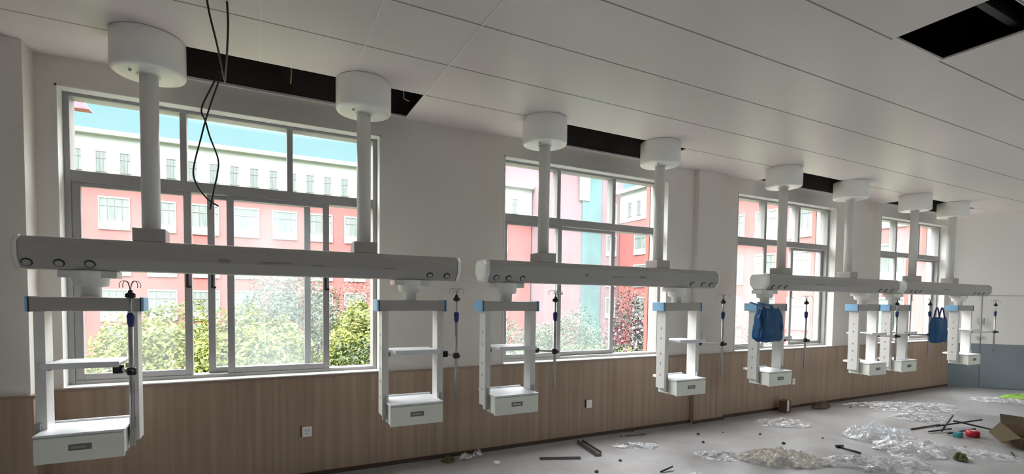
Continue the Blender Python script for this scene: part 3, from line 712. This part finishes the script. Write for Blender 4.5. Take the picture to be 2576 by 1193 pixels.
crumple('scrap_wad', M['olive'], 1.55, 4.27, .07, .06, .07, 33, 'dark green wad at the base of the wood panel, below the second console', 'scrap', n=16)
crumple('scrap_wad', FILMW, 1.72, 4.28, .08, .05, .06, 34, 'beige wad at the base of the wood panel, beside the dark green wad', 'scrap', n=16)
crumple('scrap_wad', FILM2, 1.85, 4.30, .06, .05, .07, 35, 'whitish wad at the base of the wood panel, rightmost of the three wads', 'scrap', n=16)
t = empty('small_carton', (6.42, 4.28, 0), R(12)); tag(t, 'small dark carton with a white side at the base of the wood panel', 'carton')
MB().box(-.07, .07, -.05, .05, .001, .16, .003).build('carton_body', M['brown'], t)
MB().box(-.055, .0, -.054, -.0505, .02, .17, .001).build('carton_flap', M['white'], t)
rnd = random.Random(5)
spots = [(3.80, 4.36), (4.72, 3.88), (4.40, 3.95), (3.55, 4.25), (5.05, 3.65), (7.55, 4.05), (6.30, 3.35), (4.95, 3.30), (5.55, 3.25), (2.62, 3.45), (4.20, 3.70), (3.0, 3.6), (8.9, 3.6), (4.75, 3.2), (6.6, 2.4)]
where = ['at the base of the wood panel under the second bridge', 'in front of the pilaster', 'left of the pilaster foot', 'beside the thin rod by the wood panel', 'in front of the crumpled wrap', 'left of the long film heap', 'above the puffed bag', 'behind the beige heap', 'left of the black tool', 'near the bottom edge below the thin metal bar', 'right of the small clear sheet', 'below the thick dark bar', 'at the right end of the long film heap', 'on the near side of the beige heap', 'left of the cardboard box']
for (x, y), wh in zip(spots, where):
    mb = MB(); s = rnd.uniform(.010, .022); bmesh.ops.create_icosphere(mb.bm, subdivisions=1, radius=s)
    for v in mb.bm.verts: v.co = Vector((v.co.x*rnd.uniform(.7, 1.4)+x, v.co.y*rnd.uniform(.7, 1.3)+y, max(.0005, v.co.z*.6+s*.5)))
    tag(mb.build('rubble_bit', M['dark'] if rnd.random() < .6 else M['brown']), 'tiny dark rubble bit '+wh, 'rubble', 'rubble bits scattered on the floor')
# cardboard box, open and torn, at the right edge
t = empty('cardboard_box', (7.28, 2.12, 0), R(-34)); t.scale = (.72, .72, .72); tag(t, 'torn open brown cardboard box lying on the floor at the right edge', 'box')
mb = MB()
P = [(-.24, -.20, 0), (.26, -.22, 0), (.26, .20, 0), (-.22, .20, 0)]; Q = [(-.30, -.24, .17), (.24, -.26, .20), (.28, .22, .26), (-.20, .24, .30)]
for i in range(4):
    a, b_, c, d = P[i], P[(i+1) % 4], Q[(i+1) % 4], Q[i]; mb.quad(a, b_, c, d)
mb.quad(*P); o = mb.build('box_body', M['card'], t)
md = o.modifiers.new('thick', 'SOLIDIFY'); md.thickness = .006
for nm, q in (('flap', [(-.30, -.24, .171), (-.20, .24, .301), (-.42, .16, .16), (-.46, -.10, .08)]), ('flap', [(-.20, .24, .301), (.28, .22, .261), (.20, .36, .36), (-.12, .36, .40)]), ('flap', [(-.30, -.24, .171), (.24, -.26, .201), (.22, -.46, .10), (-.22, -.44, .06)])):
    mb = MB(); mb.quad(*q); o = mb.build(nm, M['card_in'], t); md = o.modifiers.new('thick', 'SOLIDIFY'); md.thickness = .005
# green packet
t = crumple('green_packet', M['green'], 10.9, 3.30, .42, .16, .08, 41, 'bright green packet on the floor at the foot of the end wall', 'packet', n=20, rot=DR, fr=1.2)

# ------------------------------------------------------------------ outdoors
GZ = -3.6
b = MB(); b.box(-60, 80, 4.8, 7.4, GZ-.2, GZ); struct(b, 'ground_paving', M['ground'])
b = MB(); b.box(-60, 80, 7.4, 90, GZ-.2, GZ); struct(b, 'ground', mat('lawn', (.12, .17, .07), .9, noise_amt=.4, nscale=.8))
def facade_window(w_, h_, panel, nbar, frame='far_frame'):
    """window hung on a facade: origin at lower middle of the glass, facing -Y"""
    t = MB(); fr = .07
    t.box(-w_/2-fr, w_/2+fr, -.06, .0, h_, h_+.12); t.box(-w_/2-fr, -w_/2, -.05, 0, 0, h_); t.box(w_/2, w_/2+fr, -.05, 0, 0, h_)
    t.box(-w_/2-fr, w_/2+fr, -.10, 0, -panel, 0)
    return t
def make_window(wd, hh, panel, nbar, parent):
    o = facade_window(wd, hh, panel, nbar).build('window', M['far_frame'], parent)
    MB().box(-wd/2, wd/2, -.012, -.001, 0, hh).build('window_glass', M['far_glass'], o)
    mb = MB()
    for k in range(1, nbar): mb.box(-wd/2+wd*k/nbar-.018, -wd/2+wd*k/nbar+.018, -.045, -.0125, 0, hh)
    mb.box(-wd/2, wd/2, -.048, -.0125, hh*.66, hh*.66+.05); mb.build('window_bars', M['far_bar'], o)
    return o
def fill_facade(root, xs, tops, proto_red, proto_top, place):
    rows = [7.2, 3.6, 0.0, -2.9]
    n = 0
    for r_ in rows:
        for x in xs:
            o = proto_red if n == 0 else copy_tree(proto_red, root); place(o, x, r_); n += 1
    m_ = 0
    for x in tops:
        o = proto_top if m_ == 0 else copy_tree(proto_top, root); place(o, x, 10.95); m_ += 1
# opposite block
def block(name, x0, x1, y0, y1, label):
    t = empty(name, (0, 0, 0)); tag(t, label, 'building'); return t
A = block('school_building', -20, 27.4, 49, 60, 'long red and white school building across the courtyard, seen through the leftmost window')
MB().box(-22, 27.4, 49, 60, GZ, 10.42).build('lower_wall', M['red_wall'], A)
MB().box(-22.1, 27.4, 48.9, 60.1, 10.42, 13.75).build('upper_wall', M['white_wall'], A)
mb = MB(); mb.box(-22.4, 27.45, 48.5, 60.3, 13.75, 14.1); mb.box(-22.2, 27.42, 48.75, 60.3, 10.35, 10.6); mb.build('cornice', M['white_wall'], A)
wr = make_window(1.85, 1.78, .65, 4, A); wt = make_window(.62, 1.55, .0, 3, A)
xs = [-13.04+3.04*k for k in range(13)]; tops = [-12.24+1.5*k for k in range(26)]
fill_facade(A, xs, tops, wr, wt, lambda o, x, z: setattr(o, 'location', (x, 48.99 if z < 10.5 else 48.89, z)))
# tower with teal stair glazing
Tt = block('stair_tower', 27.5, 38, 46.5, 56, 'mauve stair tower with a teal glass strip, seen through the second window')
MB().box(27.6, 38.2, 46.3, 56, GZ, 22).build('tower_wall', M['tower_wall'], Tt)
MB().box(32.4, 35.0, 46.12, 46.29, GZ, 21).build('stair_glazing', M['teal'], Tt)
mb = MB(); mb.box(31.9, 33.3, 46.04, 46.11, 12.6, 18); mb.build('white_panel', M['white_wall'], Tt)
w3 = make_window(1.3, 1.7, .6, 3, Tt)
for i, z in enumerate([7.2, 3.6, 0, 10.8, 14.4]):
    o = w3 if i == 0 else copy_tree(w3, Tt); o.location = (36.6, 46.29, z)
Bk = block('tall_building', 20, 36, 60.5, 70, 'tall mauve building with white openings behind the red school block')
MB().box(20, 44, 61, 72, GZ, 26).build('tall_wall', M['tower_wall'], Bk)
w4 = make_window(.9, 1.8, 0, 1, Bk)
w4m = None
for i, (x, z) in enumerate([(28.2, 16.9), (29.55, 16.9), (30.9, 16.9), (28.2, 21), (29.55, 21), (30.9, 21)]):
    o = w4 if i == 0 else copy_tree(w4, Bk); o.location = (x, 60.99, z)
# side wing facing the courtyard
Wg = block('side_wing', 37.5, 50, 6, 46, 'red and white wing along the right side of the courtyard')
MB().box(37.6, 48, 6, 45.95, GZ, 10.42).build('lower_wall', M['red_wall'], Wg)
MB().box(37.5, 48.1, 5.9, 45.95, 10.42, 13.75).build('upper_wall', M['white_wall'], Wg)
mb = MB(); mb.box(37.1, 48.3, 5.7, 45.95, 13.75, 14.1); mb.build('cornice', M['white_wall'], Wg)
wr2 = make_window(1.85, 1.78, .65, 4, Wg); wt2 = make_window(.62, 1.55, 0, 3, Wg)
def place_w(o, s, z): o.location = (37.59 if z < 10.5 else 37.49, s, z); o.rotation_euler = (0, 0, -PI/2)
fill_facade(Wg, [9+3.04*k for k in range(12)], [8.2+1.5*k for k in range(25)], wr2, wt2, place_w)
# pink roof corner at the left
Ev = block('pavilion_roof', -30, -4, 16, 20, 'pink roof corner jutting into the top left of the leftmost window')
mb = MB(); mb.prism([(-12, 6.68), (-4.19, 6.68), (-4.36, 6.95), (-12, 6.95)], 18, 18.35, 'Y'); mb.build('roof_edge', mat('pink_roof', (.34,.10,.13), .8), Ev)
MB().box(-12, -6.2, 18.36, 20.2, GZ, 6.6).build('pavilion_wall', M['red_wall'], Ev)

def tree(name, cx, cy, zc, rx, ry, rz, leaf, label, n=7000, size=.05, seed=0, group=None, cat='bush'):
    t = empty(name, (cx, cy, GZ)); tag(t, label, cat, group); rnd = random.Random(seed); mb = MB(); bm = mb.bm
    for i in range(n):
        u, a = rnd.uniform(-1, 1), rnd.uniform(0, 2*PI); q = math.sqrt(1-u*u); d = Vector((q*math.cos(a), q*math.sin(a), u))
        k = 1+.22*noise.noise(d*2.2+Vector((seed, 0, 0)))+.14*noise.noise(d*6+Vector((0, seed, 0)))
        rr = k*(1-rnd.random()**2*.35); p = Vector((d.x*rx*rr, d.y*ry*rr, zc-GZ+d.z*rz*rr))
        if p.z < .1: continue
        nn = (d+Vector((rnd.uniform(-1, 1), rnd.uniform(-1, 1), rnd.uniform(-.6, 1)))*.9).normalized(); uu = nn.orthogonal().normalized()
        uu = Matrix.Rotation(rnd.uniform(0, 2*PI), 3, nn) @ uu; vv = nn.cross(uu); s = size*rnd.uniform(.6, 1.3)
        bm.faces.new([bm.verts.new(p+uu*s), bm.verts.new(p+vv*s*.42), bm.verts.new(p-uu*s), bm.verts.new(p-vv*s*.42)])
    fo = mb.build('foliage', LEAF[leaf], t)
    st = MB()
    for j in range(4):
        a = j*PI/2+.4; top = Vector((math.cos(a)*rx*.5, math.sin(a)*ry*.5, zc-GZ+rz*.3))
        st.tube([(0, 0, 0), (math.cos(a)*.08, math.sin(a)*.08, (zc-GZ)*.4), tuple(top)], [.09, .07, .02], 8)
    st.build('trunk', M['bark'], t); return t
tree('bush', -1.75, 12.2, -.95, 1.55, 1.5, 2.15, 'lime', 'yellow-green bush low in the leftmost window, left of its first stile', n=34000, size=.056, seed=1, group='bushes outside the leftmost window')
tree('bush', -.15, 11.2, -1.0, 1.45, 1.4, 2.1, 'lime', 'yellow-green bush behind the dusty middle sash of the leftmost window', n=34000, size=.056, seed=2, group='bushes outside the leftmost window')
tree('bush', .75, 14.2, -.35, 1.7, 1.3, 2.35, 'grey', 'taller grey-green bush behind the dusty middle sash', n=28000, seed=3, group='bushes outside the leftmost window')
tree('bush', 2.35, 11.9, -.95, 1.3, 1.3, 2.25, 'lime', 'bright green bush in the open right part of the leftmost window', n=34000, size=.056, seed=4, group='bushes outside the leftmost window')
tree('bush', 1.9, 9.6, -1.55, 1.35, .9, 2.05, 'dark', 'dark green bush low in the open right part of the leftmost window', n=24000, seed=5, group='bushes outside the leftmost window')
tree('bush', 3.0, 15.8, -.2, 1.3, 1.2, 2.4, 'brown', 'russet shrub above the bright green bush in the leftmost window', n=12000, size=.04, seed=6, group='bushes outside the leftmost window')
tree('bush', -1.0, 8.4, -1.7, 2.6, .8, 2.0, 'grey', 'low grey-green hedge along the bottom of the leftmost window', n=18000, size=.045, seed=12, group='bushes outside the leftmost window')
tree('bush', 7.0, 12.6, -1.4, 1.5, 1.3, 2.3, 'grey', 'grey-green bush at the lower left of the second window', n=18000, seed=7, group='bushes outside the second window')
tree('bush', 9.4, 13.8, -1.4, 1.8, 1.3, 2.5, 'grey', 'grey-green bush behind the dusty sash of the second window', n=18000, seed=8, group='bushes outside the second window')
tp = tree('bush', 8.05, 9.2, -.75, .80, .75, 2.5, 'plum', 'dark plum shrub with pink flowers in the open part of the second window', n=18000, size=.035, seed=9, group='bushes outside the second window')
rnd = random.Random(3); mb = MB()
for i in range(260):
    a = rnd.uniform(0, 2*PI); z = rnd.uniform(-.5, 1.1)+(-GZ); p = Vector((math.cos(a)*.78, math.sin(a)*.72, z)); nn = Vector((math.cos(a), math.sin(a), .4)).normalized(); uu = nn.orthogonal().normalized(); vv = nn.cross(uu); s = .035
    mb.bm.faces.new([mb.bm.verts.new(p+uu*s), mb.bm.verts.new(p+vv*s), mb.bm.verts.new(p-uu*s), mb.bm.verts.new(p-vv*s)])
o = mb.build('flowers', LEAF['pink'], tp); tag(o, 'small pink flowers', kind='stuff')
tree('bush', 6.2, 8.6, -1.9, 2.2, .7, 2.2, 'dark', 'low dark green hedge along the bottom left of the second window', n=16000, size=.045, seed=14, group='bushes outside the second window')
tree('bush', 11.6, 9.3, -1.2, 1.0, .9, 2.3, 'grey', 'thin grey-green bush at the left edge of the third window', n=9000, size=.04, seed=10, group='bushes outside the third window')
tree('bush', 13.5, 10.0, -1.8, 1.6, .9, 2.2, 'brown', 'low russet shrub along the bottom of the third window', n=9000, size=.04, seed=11, group='bushes outside the third window')
